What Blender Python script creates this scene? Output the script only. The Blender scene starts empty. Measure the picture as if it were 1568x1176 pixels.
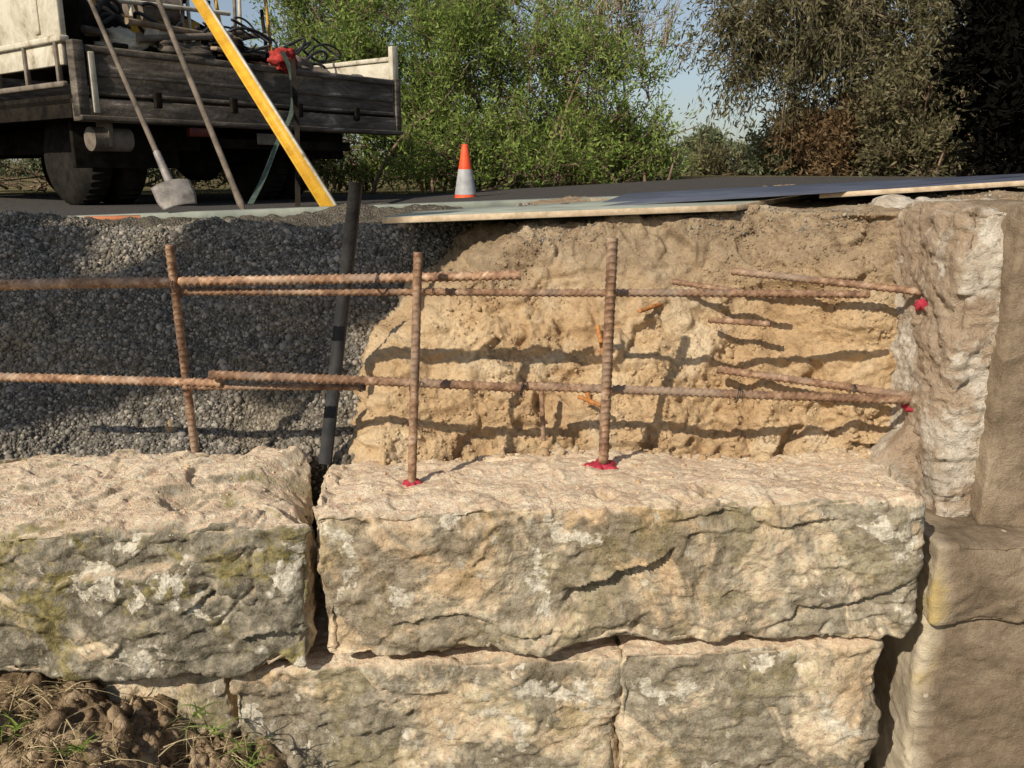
import bpy, math, numpy as np
from mathutils import Vector, Matrix
R = np.random.RandomState(7)
# ------------------------------------------------------------------ camera
FPX = 1313.0; PIT = math.radians(13.9); CP, SP = math.cos(PIT), math.sin(PIT)
def P(u, v, Y):
    a = (u-784)/FPX; b = (588-v)/FPX
    dy = CP+b*SP; dz = -SP+b*CP
    t = Y/dy
    return np.array([a*t, Y, dz*t])
sc = bpy.context.scene
cam = bpy.data.objects.new("camera", bpy.data.cameras.new("camera"))
sc.collection.objects.link(cam); sc.camera = cam
cam.data.sensor_width = 36; cam.data.lens = 36*FPX/1568
cam.data.clip_start = 0.02; cam.data.clip_end = 2000
cam.rotation_euler = (math.pi/2-PIT, 0, 0)
# ------------------------------------------------------------------ light
EL = math.radians(35); AZ = math.atan2(-0.59, -0.81)
S = np.array([math.sin(AZ)*math.cos(EL), math.cos(AZ)*math.cos(EL), math.sin(EL)])
sun = bpy.data.objects.new("sun", bpy.data.lights.new("sun", 'SUN'))
sun.data.energy = 5.0; sun.data.angle = math.radians(0.5); sun.data.color = (1.0, 0.91, 0.77)
sun.rotation_euler = Vector(S).to_track_quat('Z', 'Y').to_euler(); sun.location = Vector(S)*30
sc.collection.objects.link(sun)
w = bpy.data.worlds.new("World"); sc.world = w; w.use_nodes = True
nt = w.node_tree; sky = nt.nodes.new('ShaderNodeTexSky'); sky.sky_type = 'NISHITA'
sky.sun_disc = False; sky.sun_elevation = EL; sky.sun_rotation = AZ % (2*math.pi)
sky.air_density = 1.0; sky.dust_density = 1.2; sky.ozone_density = 2.2
hs = nt.nodes.new('ShaderNodeHueSaturation'); hs.inputs['Saturation'].default_value = .75
nt.links.new(sky.outputs[0], hs.inputs['Color']); nt.links.new(hs.outputs[0], nt.nodes['Background'].inputs[0])
nt.nodes['Background'].inputs[1].default_value = 0.098
sc.view_settings.view_transform = 'Standard'; sc.view_settings.look = 'None'
sc.view_settings.exposure = 0
# ------------------------------------------------------------------ numpy noise
def h3(ix, iy, iz, s):
    h = (ix.astype(np.int64)*374761393 + iy.astype(np.int64)*668265263 + iz.astype(np.int64)*2147483647 + s*974634777) & 0xFFFFFFFF
    h = ((h ^ (h >> 13))*1274126177) & 0xFFFFFFFF
    h = ((h ^ (h >> 16))*2246822519) & 0xFFFFFFFF
    h = h ^ (h >> 15)
    return (h & 0xFFFFFF)/float(0xFFFFFF)
def vn(p, s=0):
    p = np.asarray(p, float); i = np.floor(p).astype(np.int64); f = p-i; f = f*f*(3-2*f)
    r = 0
    for a in (0, 1):
        for b in (0, 1):
            for c in (0, 1):
                wt = (f[:, 0] if a else 1-f[:, 0])*(f[:, 1] if b else 1-f[:, 1])*(f[:, 2] if c else 1-f[:, 2])
                r = r+wt*h3(i[:, 0]+a, i[:, 1]+b, i[:, 2]+c, s)
    return r*2-1
def fbm(p, o=4, s=0, g=0.5):
    r = 0; a = 1
    for k in range(o):
        r = r+a*vn(p*(2.03**k)+k*17.3, s+k); a *= g
    return r
def worley(p, s=0):
    i = np.floor(p).astype(np.int64)
    n = len(p); d1 = np.full(n, 9.); d2 = np.full(n, 9.); bf = np.zeros((n, 3)); bi = np.zeros((n, 3), np.int64)
    for a in (-1, 0, 1):
        for b in (-1, 0, 1):
            for c in (-1, 0, 1):
                j = i+np.array([a, b, c])
                fp = j+np.stack([h3(j[:, 0], j[:, 1], j[:, 2], s+q) for q in (1, 2, 3)], 1)
                d = np.sqrt(((p-fp)**2).sum(1))
                m = d < d1
                d2 = np.where(m, d1, np.minimum(d2, d))
                d1 = np.where(m, d, d1); bf[m] = fp[m]; bi[m] = j[m]
    rv = np.stack([h3(bi[:, 0], bi[:, 1], bi[:, 2], s+q)*2-1 for q in (5, 6, 7, 8)], 1)
    return d1, d2, p-bf, rv
def facets(p, freq, s=0, warp=0.35, tilt=0.8, off=0.5):
    q = p*freq
    q = q+warp*np.stack([vn(q*1.3, s+20), vn(q*1.3+9, s+21), vn(q*1.3+5, s+22)], 1)
    d1, d2, dv, rv = worley(q, s)
    soft = ss(0, .16, d2-d1)
    return ((dv*rv[:, :3]).sum(1)*tilt+rv[:, 3]*off)*(.35+.65*soft)
def ss(a, b, x):
    t = np.clip((x-a)/(b-a), 0, 1); return t*t*(3-2*t)
# ------------------------------------------------------------------ mesh helpers
def mesh_obj(name, V, faces, mats, mi=None, smooth=True, parent=None):
    V = np.asarray(V, np.float32).reshape(-1, 3)
    faces = [np.asarray(f, np.int32) for f in faces if len(f)]
    me = bpy.data.meshes.new(name)
    me.vertices.add(len(V)); me.vertices.foreach_set("co", V.ravel())
    loops = np.concatenate([f.ravel() for f in faces])
    tot = np.concatenate([np.full(len(f), f.shape[1], np.int32) for f in faces])
    st = np.concatenate([[0], np.cumsum(tot)[:-1]]).astype(np.int32)
    me.loops.add(len(loops)); me.loops.foreach_set("vertex_index", loops)
    me.polygons.add(len(tot)); me.polygons.foreach_set("loop_start", st)
    if mi is not None:
        me.polygons.foreach_set("material_index", np.concatenate([np.full(len(f), m, np.int32) if np.isscalar(m) else np.asarray(m, np.int32) for f, m in zip(faces, mi)]))
    me.update(calc_edges=True)
    if smooth: me.polygons.foreach_set("use_smooth", np.ones(len(tot), bool))
    me.validate()
    for m in (mats if isinstance(mats, (list, tuple)) else [mats]): me.materials.append(m)
    ob = bpy.data.objects.new(name, me); sc.collection.objects.link(ob)
    if parent: ob.parent = parent
    return ob
def gfaces(n, m, o=0):
    a = (np.arange(n-1)[:, None]*m+np.arange(m-1)[None, :]).ravel()+o
    return np.stack([a, a+1, a+m+1, a+m], 1)
class Acc:
    def __init__(s): s.V = []; s.F = []; s.M = []; s.n = 0
    def add(s, V, F, m=0):
        V = np.asarray(V, float).reshape(-1, 3)
        for f in (F if isinstance(F, list) else [F]):
            s.F.append(np.asarray(f, np.int32)+s.n); s.M.append(m)
        s.V.append(V); s.n += len(V)
    def obj(s, name, mats, smooth=True, parent=None):
        return mesh_obj(name, np.concatenate(s.V), s.F, mats, s.M, smooth, parent)
def tube(pts, rad, seg=6, cap=True):
    pts = np.asarray(pts, float); n = len(pts); rad = np.broadcast_to(np.asarray(rad, float), (n,))
    T = np.gradient(pts, axis=0); T /= np.linalg.norm(T, axis=1)[:, None]+1e-9
    up = np.array([0, 0, 1.]) if abs(T[:, 2]).mean() < 0.85 else np.array([0, 1., 0])
    A = np.cross(T, up); A /= np.linalg.norm(A, axis=1)[:, None]+1e-9; B = np.cross(T, A)
    th = np.arange(seg)*2*math.pi/seg
    V = pts[:, None, :]+rad[:, None, None]*(A[:, None, :]*np.cos(th)[None, :, None]+B[:, None, :]*np.sin(th)[None, :, None])
    V = V.reshape(-1, 3)
    i = np.arange(n-1)[:, None]*seg; j = np.arange(seg)[None, :]; k = (j+1) % seg
    F = np.stack([(i+j).ravel(), (i+k).ravel(), (i+seg+k).ravel(), (i+seg+j).ravel()], 1)
    fl = [F]
    if cap:
        V = np.concatenate([V, pts[:1], pts[-1:]]); c0 = n*seg; c1 = c0+1; jj = np.arange(seg); kk = (jj+1) % seg
        fl.append(np.stack([jj*0+c0, kk, jj], 1)); fl.append(np.stack([jj*0+c1, (n-1)*seg+jj, (n-1)*seg+kk], 1))
    return V, fl
def boxv(c, s, Rm=None):
    c = np.array(c, float); s = np.array(s, float)/2
    v = np.array([[x, y, z] for x in (-1, 1) for y in (-1, 1) for z in (-1, 1)], float)*s
    if Rm is not None: v = v@np.array(Rm).T
    F = np.array([[0, 1, 3, 2], [4, 6, 7, 5], [0, 4, 5, 1], [2, 3, 7, 6], [0, 2, 6, 4], [1, 5, 7, 3]])
    return v+c, F
def box_obj(name, c, s, mat, parent=None, rot=None, bev=0.006):
    V, F = boxv((0, 0, 0), s)
    ob = mesh_obj(name, V, [F], mat, smooth=False, parent=parent)
    ob.location = c
    if rot: ob.rotation_euler = rot
    if bev:
        b = ob.modifiers.new("bevel", 'BEVEL'); b.width = bev; b.segments = 2
    return ob
def cyl_obj(name, a, b, r, mat, parent=None, seg=24, rings=None):
    a = np.array(a, float); b = np.array(b, float)
    if rings is None: rings = [(0, r), (1, r)]
    acc = Acc()
    V, F = tube_axis(a, b, rings, seg); acc.add(V, F)
    ob = acc.obj(name, mat, True, parent)
    e = ob.modifiers.new("es", 'EDGE_SPLIT'); e.split_angle = math.radians(40)
    return ob
def tube_axis(a, b, rings, seg):
    T = (b-a)/np.linalg.norm(b-a); up = np.array([0, 0, 1.]) if abs(T[2]) < .9 else np.array([0, 1., 0])
    A = np.cross(T, up); A /= np.linalg.norm(A); B = np.cross(T, A)
    th = np.arange(seg)*2*math.pi/seg; ring = A*np.cos(th)[:, None]+B*np.sin(th)[:, None]
    V = np.concatenate([a+(b-a)*t+ring*r for t, r in rings]+[[a+(b-a)*rings[0][0]], [a+(b-a)*rings[-1][0]]])
    n = len(rings); i = np.arange(n-1)[:, None]*seg; j = np.arange(seg)[None, :]; k = (j+1) % seg
    F = np.stack([(i+j).ravel(), (i+k).ravel(), (i+seg+k).ravel(), (i+seg+j).ravel()], 1)
    jj = np.arange(seg); kk = (jj+1) % seg; c0 = n*seg
    return V, [F, np.stack([jj*0+c0, kk, jj], 1), np.stack([jj*0+c0+1, (n-1)*seg+jj, (n-1)*seg+kk], 1)]
# ------------------------------------------------------------------ materials
class M:
    def __init__(s, name, rough=0.9, metal=0, spec=0.3):
        s.m = bpy.data.materials.new(name); s.m.use_nodes = True; s.t = s.m.node_tree
        s.b = s.t.nodes['Principled BSDF']
        if rough >= .9 and metal == 0:
            s.t.nodes.remove(s.b); s.b = s.t.nodes.new('ShaderNodeBsdfDiffuse'); s.cn = 'Color'
            s.t.links.new(s.b.outputs[0], s.t.nodes['Material Output'].inputs[0])
        else:
            s.cn = 'Base Color'; s.b.inputs['Roughness'].default_value = rough
            s.b.inputs['Metallic'].default_value = metal; s.b.inputs['Specular IOR Level'].default_value = spec
        s.tc = s.t.nodes.new('ShaderNodeTexCoord').outputs['Object']
    def L(s, a, b): s.t.links.new(a, b)
    def noise(s, sc_, det=6, ro=.6, dist=0, vec=None, raw=False):
        n = s.t.nodes.new('ShaderNodeTexNoise'); n.inputs['Scale'].default_value = sc_; n.inputs['Detail'].default_value = min(det, 5)
        n.inputs['Roughness'].default_value = ro; n.inputs['Distortion'].default_value = dist
        s.L(vec or s.tc, n.inputs['Vector'])
        r = s.t.nodes.new('ShaderNodeMapRange'); r.inputs[1].default_value = .27; r.inputs[2].default_value = .73; s.L(n.outputs['Fac'], r.inputs[0]); return r.outputs[0]
    def vor(s, sc_, feat='F1', out='Distance'):
        n = s.t.nodes.new('ShaderNodeTexVoronoi'); n.feature = feat; n.inputs['Scale'].default_value = sc_
        s.L(s.tc, n.inputs['Vector']); return n.outputs[out]
    def stretch(s, sx, sy, sz):
        n = s.t.nodes.new('ShaderNodeMapping'); n.inputs['Scale'].default_value = (sx, sy, sz); s.L(s.tc, n.inputs['Vector']); return n.outputs[0]
    def ramp(s, f, stops):
        n = s.t.nodes.new('ShaderNodeValToRGB'); e = n.color_ramp.elements
        while len(e) < len(stops): e.new(0.5)
        for k, (p, c) in enumerate(stops):
            e[k].position = p; e[k].color = (*(c if hasattr(c, '__len__') else (c, c, c)), 1)
        s.L(f, n.inputs[0]); return n.outputs[0]
    def mix(s, f, a, b, mode='MIX'):
        n = s.t.nodes.new('ShaderNodeMix'); n.data_type = 'RGBA'; n.blend_type = mode
        for v, k in ((f, 0), (a, 6), (b, 7)):
            if isinstance(v, (int, float)): n.inputs[k].default_value = v if k == 0 else (v, v, v, 1)
            elif isinstance(v, tuple): n.inputs[k].default_value = (*v, 1)
            else: s.L(v, n.inputs[k])
        return n.outputs[2]
    def math(s, op, a, b=0.0):
        n = s.t.nodes.new('ShaderNodeMath'); n.operation = op
        for v, k in ((a, 0), (b, 1)):
            if isinstance(v, (int, float)): n.inputs[k].default_value = v
            else: s.L(v, n.inputs[k])
        return n.outputs[0]
    def nrm(s, comp):
        g = s.t.nodes.new('ShaderNodeNewGeometry'); x = s.t.nodes.new('ShaderNodeSeparateXYZ'); s.L(g.outputs['Normal'], x.inputs[0]); return x.outputs[comp]
    def isl(s):
        return s.t.nodes.new('ShaderNodeNewGeometry').outputs['Random Per Island']
    def pos(s, comp):
        x = s.t.nodes.new('ShaderNodeSeparateXYZ'); s.L(s.tc, x.inputs[0]); return x.outputs[comp]
    def rng(s, v, a, b):
        r = s.t.nodes.new('ShaderNodeMapRange'); r.inputs[1].default_value = a; r.inputs[2].default_value = b; s.L(v, r.inputs[0]); return r.outputs[0]
    def col(s, c):
        if isinstance(c, tuple): s.b.inputs[s.cn].default_value = (*c, 1)
        else: s.L(c, s.b.inputs[s.cn])
    def bump(s, h, st=.5, d=.005, prev=None):
        n = s.t.nodes.new('ShaderNodeBump'); n.inputs['Strength'].default_value = st; n.inputs['Distance'].default_value = d
        s.L(h, n.inputs['Height'])
        if prev: s.L(prev, n.inputs['Normal'])
        s.L(n.outputs[0], s.b.inputs['Normal']); return n.outputs[0]
def plain(name, c1, c2, scale=8, rough=.7, metal=0, bs=.3, bd=.003, spec=.3):
    m = M(name, rough, metal, spec); n = m.noise(scale, 5, .65)
    m.col(m.ramp(n, [(.2, c1), (.8, c2)])); m.bump(m.noise(scale*8, 3), bs, bd); return m.m

def stone_mat(name, seed, weather=.7, lichen=.3, white=.35, wt=.42, spots=0.):
    m = M(name, .95, 0, .15)
    mp = m.t.nodes.new('ShaderNodeMapping'); mp.inputs['Location'].default_value = (seed*3.1, seed*1.7, seed*.9)
    m.L(m.tc, mp.inputs['Vector']); m.tc = mp.outputs[0]
    base = m.ramp(m.noise(3.5, 5, .62, .3), [(.1, (.40, .30, .185)), (.35, (.53, .41, .27)), (.6, (.66, .54, .385)), (.9, (.50, .375, .24))])
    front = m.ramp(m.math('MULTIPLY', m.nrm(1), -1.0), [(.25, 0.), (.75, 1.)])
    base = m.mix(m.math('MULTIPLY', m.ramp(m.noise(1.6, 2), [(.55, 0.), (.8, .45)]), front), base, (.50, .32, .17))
    base = m.mix(m.ramp(m.nrm(2), [(.6, 0.), (.95, .65)]), base, m.ramp(m.noise(12, 5, .7), [(.2, (.64, .46, .32)), (.8, (.80, .65, .48))]))  # fresh pinkish tops, painted paler still to carry the sunlit brightness
    fine = m.noise(55, 4, .7)
    base = m.mix(.6, base, m.ramp(fine, [(.1, .3), (.5, .52), (.9, .76)]), 'OVERLAY')
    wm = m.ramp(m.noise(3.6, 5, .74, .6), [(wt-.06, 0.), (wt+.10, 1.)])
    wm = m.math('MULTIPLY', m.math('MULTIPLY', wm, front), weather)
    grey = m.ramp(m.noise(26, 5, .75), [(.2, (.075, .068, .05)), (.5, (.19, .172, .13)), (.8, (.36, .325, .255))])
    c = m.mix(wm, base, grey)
    lm = m.math('MULTIPLY', m.math('MULTIPLY', m.ramp(m.noise(4.4, 5, .75, .5), [(.54, 0.), (.68, 1.)]), front), lichen)
    c = m.mix(lm, c, m.ramp(m.noise(60, 4), [(.3, (.17, .145, .05)), (.7, (.34, .28, .10))]))
    wh = m.math('MULTIPLY', m.math('MULTIPLY', m.ramp(m.noise(8, 5, .66, .3), [(.70, 0.), (.76, 1.)]), front), white)
    c = m.mix(wh, c, m.ramp(m.noise(80, 4), [(.2, (.44, .39, .30)), (.7, (.72, .66, .54))]))
    if spots:
        sp = m.math('ADD', m.vor(13), m.math('MULTIPLY', m.noise(45, 3), .25))
        sm = m.math('MULTIPLY', m.math('MULTIPLY', m.ramp(sp, [(.24, 1.), (.32, 0.)]), m.ramp(m.noise(3.1, 3), [(.4, 0.), (.5, 1.)])), front)
        c = m.mix(m.math('MULTIPLY', sm, spots), c, m.ramp(m.noise(90, 3), [(.3, (.38, .35, .27)), (.6, (.66, .62, .52))]))
    c = m.mix(.85, c, m.ramp(m.noise(95, 4, .8), [(.1, .35), (.38, 1.)]), 'MULTIPLY')
    m.col(c)
    b1 = m.bump(m.noise(38, 5, .75), .5, .012)
    m.bump(m.noise(210, 3, .75), .6, .003, b1)
    return m.m
soilm = M('sandy_soil', .97, 0, .1)
z = soilm.pos(2)
c = soilm.ramp(soilm.noise(4, 5, .7, .3), [(.1, (.38, .245, .13)), (.4, (.55, .38, .215)), (.7, (.65, .48, .29)), (.95, (.75, .60, .40))])
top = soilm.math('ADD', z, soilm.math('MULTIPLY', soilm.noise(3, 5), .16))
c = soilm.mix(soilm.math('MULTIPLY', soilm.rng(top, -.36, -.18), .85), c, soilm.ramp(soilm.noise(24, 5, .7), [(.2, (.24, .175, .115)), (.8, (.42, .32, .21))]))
c = soilm.mix(soilm.ramp(soilm.noise(2.6, 4), [(.6, 0.), (.8, .5)]), c, (.72, .61, .44))
c = soilm.mix(.75, c, soilm.ramp(soilm.noise(65, 5, .8), [(.1, .42), (.42, 1.)]), 'MULTIPLY')
soilm.col(c)
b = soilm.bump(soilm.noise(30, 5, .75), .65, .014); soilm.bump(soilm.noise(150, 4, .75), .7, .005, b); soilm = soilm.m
gr = M('crushed_gravel', .9, 0, .25)
gc = gr.ramp(gr.isl(), [(0, (.085, .078, .066)), (.4, (.145, .133, .114)), (.75, (.22, .20, .17)), (1, (.38, .335, .275))])
gr.col(gr.mix(gr.ramp(gr.noise(3, 3), [(.4, 0.), (.9, .55)]), gc, (.28, .225, .15))); gr = gr.m
grb = M('gravel_dust', .95); grb.col(grb.ramp(grb.noise(60, 5, .7), [(.2, (.06, .052, .04)), (.8, (.18, .157, .12))])); grb.bump(grb.vor(110), .9, .01); grb = grb.m
clod = M('soil_clods', .97, 0, .1); clod.col(clod.ramp(clod.isl(), [(0, (.42, .28, .15)), (.6, (.56, .41, .25)), (1, (.66, .52, .34))])); clod = clod.m
dirt = M('brown_dirt', .97, 0, .1); dirt.col(dirt.ramp(dirt.noise(14, 5, .7), [(.2, (.08, .055, .032)), (.5, (.20, .14, .085)), (.85, (.46, .35, .23))])); dirt.bump(dirt.noise(60, 4, .7), .6, .008); dirt = dirt.m
def rustm(name, k):
    rust = M(name, .8, .0, .35)
    rc = rust.ramp(rust.noise(35, 5, .7), [(.15, (.10*k, .052*k, .03*k)), (.45, (.20*k, .112*k, .065*k)), (.7, (.32*k, .195*k, .115*k)), (.95, (.48*k, .37*k, .28*k))])
    rc = rust.mix(rust.ramp(rust.noise(5, 3), [(.45, 0.), (.8, .5)]), rc, (.32*k, .26*k, .20*k)); rust.col(rc); rust.bump(rust.noise(260, 3), .4, .0015); return rust.m
rust = rustm('rusted_steel', 1.0); rustp = rustm('pale_rusted_steel', 1.35)
rusto = plain('fresh_rust', (.30, .12, .04), (.5, .24, .09), 40, .9)
redm = plain('red_epoxy', (.26, .014, .03), (.44, .04, .065), 40, .7)
darkst = plain('dark_steel', (.018, .018, .019), (.045, .042, .04), 14, .75, 0)
conc = M('rough_concrete', .95, 0, .15)
cc = conc.ramp(conc.noise(7, 5, .75, .3), [(.1, (.34, .275, .205)), (.5, (.52, .455, .365)), (.9, (.69, .63, .53))])
cc = conc.mix(conc.ramp(conc.noise(3.2, 5, .75), [(.46, 0.), (.62, .8)]), cc, (.34, .24, .155))
cc = conc.mix(conc.ramp(conc.vor(42), [(.18, .6), (.30, 0.)]), cc, conc.ramp(conc.noise(25, 3), [(.3, (.2, .155, .115)), (.7, (.50, .42, .34))]))
conc.col(cc); b = conc.bump(conc.noise(45, 5, .75), .65, .014); conc.bump(conc.noise(190, 3), .5, .004, b); conc = conc.m
def pierm(name, dk):
    pier = M(name, .93, 0, .15)
    pc = pier.ramp(pier.noise(4, 5, .7, .2), [(.1, tuple(dk*x for x in (.16, .12, .08))), (.5, tuple(dk*x for x in (.27, .205, .14))), (.9, tuple(dk*x for x in (.40, .315, .22)))])
    pc = pier.mix(.5, pc, pier.ramp(pier.noise(120, 3, .8), [(.1, .35), (.9, .68)]), 'OVERLAY')
    pc = pier.mix(pier.math('MULTIPLY', pier.rng(pier.math('ADD', pier.pos(0), pier.math('MULTIPLY', pier.noise(5, 4), .07)), 1.15, 1.07), .9), pc, pier.ramp(pier.noise(3, 5), [(.25, (.50, .38, .16)), (.4, (.60, .52, .38)), (.8, (.68, .60, .46))]))  # sunlit left edge painted into the colour as a cream strip
    pc = pier.mix(pier.ramp(pier.vor(9), [(.05, .8), (.07, 0.)]), pc, (.5, .42, .33))
    pier.col(pc); b = pier.bump(pier.noise(18, 5, .7), .35, .010); pier.bump(pier.noise(220, 3), .6, .003, b); return pier.m
pier = pierm('weathered_render', .72)
barkp = plain('pale_bark', (.20, .15, .10), (.40, .33, .25), 6, .92)
barkt = plain('twig_bark', (.11, .075, .05), (.26, .18, .13), 8, .92)
def leafm(name, a, b_, c_, tr=.4):
    m = M(name, .95); col = m.ramp(m.isl(), [(0, a), (.5, b_), (1, c_)])
    m.col(col); t = m.t.nodes.new('ShaderNodeBsdfTranslucent'); m.L(col, t.inputs[0])
    x = m.t.nodes.new('ShaderNodeMixShader'); x.inputs[0].default_value = tr
    m.L(m.b.outputs[0], x.inputs[1]); m.L(t.outputs[0], x.inputs[2]); m.L(x.outputs[0], m.t.nodes['Material Output'].inputs[0]); return m.m
lf_green = leafm('leaf_bright', (.10, .15, .03), (.20, .28, .06), (.34, .41, .13))
lf_gum = leafm('leaf_gum', (.075, .075, .038), (.15, .14, .07), (.28, .24, .14))
lf_brown = leafm('leaf_brown', (.11, .07, .035), (.21, .135, .07), (.32, .23, .13))
lf_blur = leafm('leaf_finger_blur', (.003, .003, .002), (.005, .005, .004), (.009, .008, .006), .05)  # near-black leaves carry the darkness of a finger blur
lf_far = leafm('leaf_far', (.12, .15, .08), (.20, .23, .12), (.31, .31, .18))
straw = leafm('dry_straw', (.24, .18, .095), (.42, .33, .185), (.62, .51, .32), .15)
# ------------------------------------------------------------------ rock blocks
def rock(name, corners, mat, res=.005, rr=.03, amp=(.02, .012, .006, .003), top_amp=.6, seed=0, feat=None, chip=.03, f=(6.5, 16)):
    C = np.array(corners, float).reshape(2, 2, 2, 3)
    Ld = np.array([np.linalg.norm(C[1, 0, 0]-C[0, 0, 0]), np.linalg.norm(C[0, 1, 1]-C[0, 0, 1]), np.linalg.norm(C[0, 0, 1]-C[0, 0, 0])])
    n = np.maximum((Ld/res).astype(int), 4); n[1] = max(4, int(Ld[1]/(res*1.3)))
    quads = []
    for ax in range(3):
        a1, a2 = [k for k in range(3) if k != ax]
        for side in (0, 1):
            i, j = np.meshgrid(np.arange(n[a1]+1), np.arange(n[a2]+1), indexing='ij')
            q = np.zeros((n[a1]+1, n[a2]+1, 3), int); q[..., a1] = i; q[..., a2] = j; q[..., ax] = side*n[ax]
            idq = q[..., 0]+(n[0]+1)*(q[..., 1]+(n[1]+1)*q[..., 2])
            f4 = np.stack([idq[:-1, :-1], idq[1:, :-1], idq[1:, 1:], idq[:-1, 1:]], -1).reshape(-1, 4)
            flip = (side == 0) ^ (ax == 1)
            if flip: f4 = f4[:, ::-1]
            quads.append(f4)
    quads = np.concatenate(quads); ids, inv = np.unique(quads.ravel(), return_inverse=True); F = inv.reshape(-1, 4)
    lat = np.stack([ids % (n[0]+1), (ids//(n[0]+1)) % (n[1]+1), ids//((n[0]+1)*(n[1]+1))], 1)/n
    q = lat*Ld; cc_ = np.clip(q, rr, Ld-rr); nn = q-cc_; ln = np.linalg.norm(nn, axis=1)[:, None]+1e-9; nn = nn/ln
    t = (cc_+rr*nn)/Ld
    V = 0
    for a in (0, 1):
        for b in (0, 1):
            for c in (0, 1):
                V = V+((t[:, 0] if a else 1-t[:, 0])*(t[:, 1] if b else 1-t[:, 1])*(t[:, 2] if c else 1-t[:, 2]))[:, None]*C[a, b, c]
    ed = np.sort(np.minimum(q, Ld-q), axis=1)[:, 1]; edge = np.exp(-(ed/.035)**1.3)
    X = V+seed*3.7
    Xs = X*np.array([.75, 1, 1.25])
    d = amp[0]*fbm(X*3.2, 3, seed)+amp[1]*facets(Xs, f[0], seed+3)+amp[2]*facets(Xs, f[1], seed+5)+amp[3]*fbm(X*38, 3, seed+9)+amp[3]*1.2*facets(Xs, 40, seed+15)
    topf = ss(.3, .9, nn[:, 2])
    d = d*(1-topf*(1-top_amp))
    d = d-edge*chip*np.clip(.35+fbm(X*7, 3, seed+30)+.6*facets(X, 14, seed+31), 0, 2)
    V = V+nn*d[:, None]
    if feat: V = V+feat(V, nn)
    return mesh_obj(name, V, [F], mat)
def corners(ftl, ftr, fbl, fbr, btl, btr, yb=2.42):
    ftl, ftr, fbl, fbr, btl, btr = [np.array(a, float) for a in (ftl, ftr, fbl, fbr, btl, btr)]
    bbl = np.array([btl[0], btl[1], fbl[2]]); bbr = np.array([btr[0], btr[1], fbr[2]])
    return [fbl, ftl, bbl, btl, fbr, ftr, bbr, btr]
def ledge(V, nn, pts, depth, wid, Y=1.9, sharp=.008):
    w3 = np.array([P(u, v, Y) for u, v in pts]); o = np.argsort(w3[:, 0]); w3 = w3[o]
    zc = np.interp(V[:, 0], w3[:, 0], w3[:, 2]) + .008*vn(V*50, 5)+.006*vn(V*22, 6)
    win = ss(w3[0, 0]-.01, w3[0, 0]+.05, V[:, 0])*(1-ss(w3[-1, 0]-.05, w3[-1, 0]+.01, V[:, 0]))
    fr = np.clip(-nn[:, 1], 0, 1); dz = zc-V[:, 2]
    dy = depth*ss(0, sharp, dz)*np.exp(-np.clip(dz, 0, 9)/wid)-.4*depth*(dz <= 0)*np.exp(np.clip(dz, -9, 0)/wid)
    o_ = np.zeros_like(V); o_[:, 1] = dy*win*fr; return o_
def crack(V, nn, pts, depth, wid=.006, Y=1.9):
    w3 = np.array([P(u, v, Y) for u, v in pts])[:, [0, 2]]; q = V[:, [0, 2]]+.008*np.stack([vn(V*30, 1), vn(V*30, 2)], 1); dm = np.full(len(V), 9.)
    for a, b in zip(w3[:-1], w3[1:]):
        ab = b-a; t = np.clip(((q-a)@ab)/(ab@ab), 0, 1); dm = np.minimum(dm, np.linalg.norm(q-a-t[:, None]*ab, axis=1))
    o = np.zeros_like(V); o[:, 1] = depth*np.exp(-(dm/wid)**2)*np.clip(-nn[:, 1], 0, 1); return o
def pit(V, nn, u, v, r, depth, Y=1.9):
    c_ = P(u, v, Y); d = np.linalg.norm((V-c_)[:, [0, 2]], axis=1)*(1+.3*vn(V*40, 3)); o = np.zeros_like(V); o[:, 1] = depth*np.exp(-(d/r)**2)*np.clip(-nn[:, 1], 0, 1); return o
def hump(V, nn, u, v, Y, r, h):
    c_ = P(u, v, Y); d = np.linalg.norm((V-c_)[:, [0, 1]], axis=1)*(1+.25*vn(V*15, 4)); o = np.zeros_like(V); o[:, 2] = h*np.exp(-(d/r)**2)*np.clip((V[:, 2]+1.10)/.30, 0, 1); return o
def steps(V, nn, s, fr, h, off):
    top = ss(.55, 1., nn[:, 2]); st = facets(V*np.array([1, 1, 0])+off, fr, s, .6); o = np.zeros_like(V); o[:, 2] = top*h*np.round(st*2.2)/2.2; return o
def feat_main(V, nn):
    o = ledge(V, nn, [(860, 920), (900, 893), (960, 872), (1035, 838)], .05, .045)
    o += ledge(V, nn, [(1190, 950), (1240, 930), (1330, 915), (1400, 880)], .018, .05)
    o += ledge(V, nn, [(480, 800), (560, 812), (640, 800), (720, 815), (800, 790)], -.012, .08)
    o += ledge(V, nn, [(590, 960), (700, 940), (800, 975), (880, 960)], .012, .04)
    o += ledge(V, nn, [(1010, 800), (1110, 780), (1200, 805), (1290, 790)], .012, .06)
    o += pit(V, nn, 978, 968, .011, .035)+pit(V, nn, 560, 930, .02, .015)+pit(V, nn, 875, 912, .02, .03)+pit(V, nn, 1225, 930, .015, .02)+pit(V, nn, 555, 815, .02, .02)
    o += crack(V, nn, [(1180, 970), (1260, 925), (1390, 925)], .008)
    o += hump(V, nn, 800, 690, 2.38, .35, .03)+hump(V, nn, 1150, 740, 2.1, .12, .02)
    o += hump(V, nn, 1090, 745, 2.0, .03, -.04)+hump(V, nn, 770, 765, 2.0, .03, -.025)+hump(V, nn, 925, 745, 2.0, .02, -.03)+hump(V, nn, 530, 760, 2.05, .05, -.02)
    return o+steps(V, nn, 71, 9, .009, 3)
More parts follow.
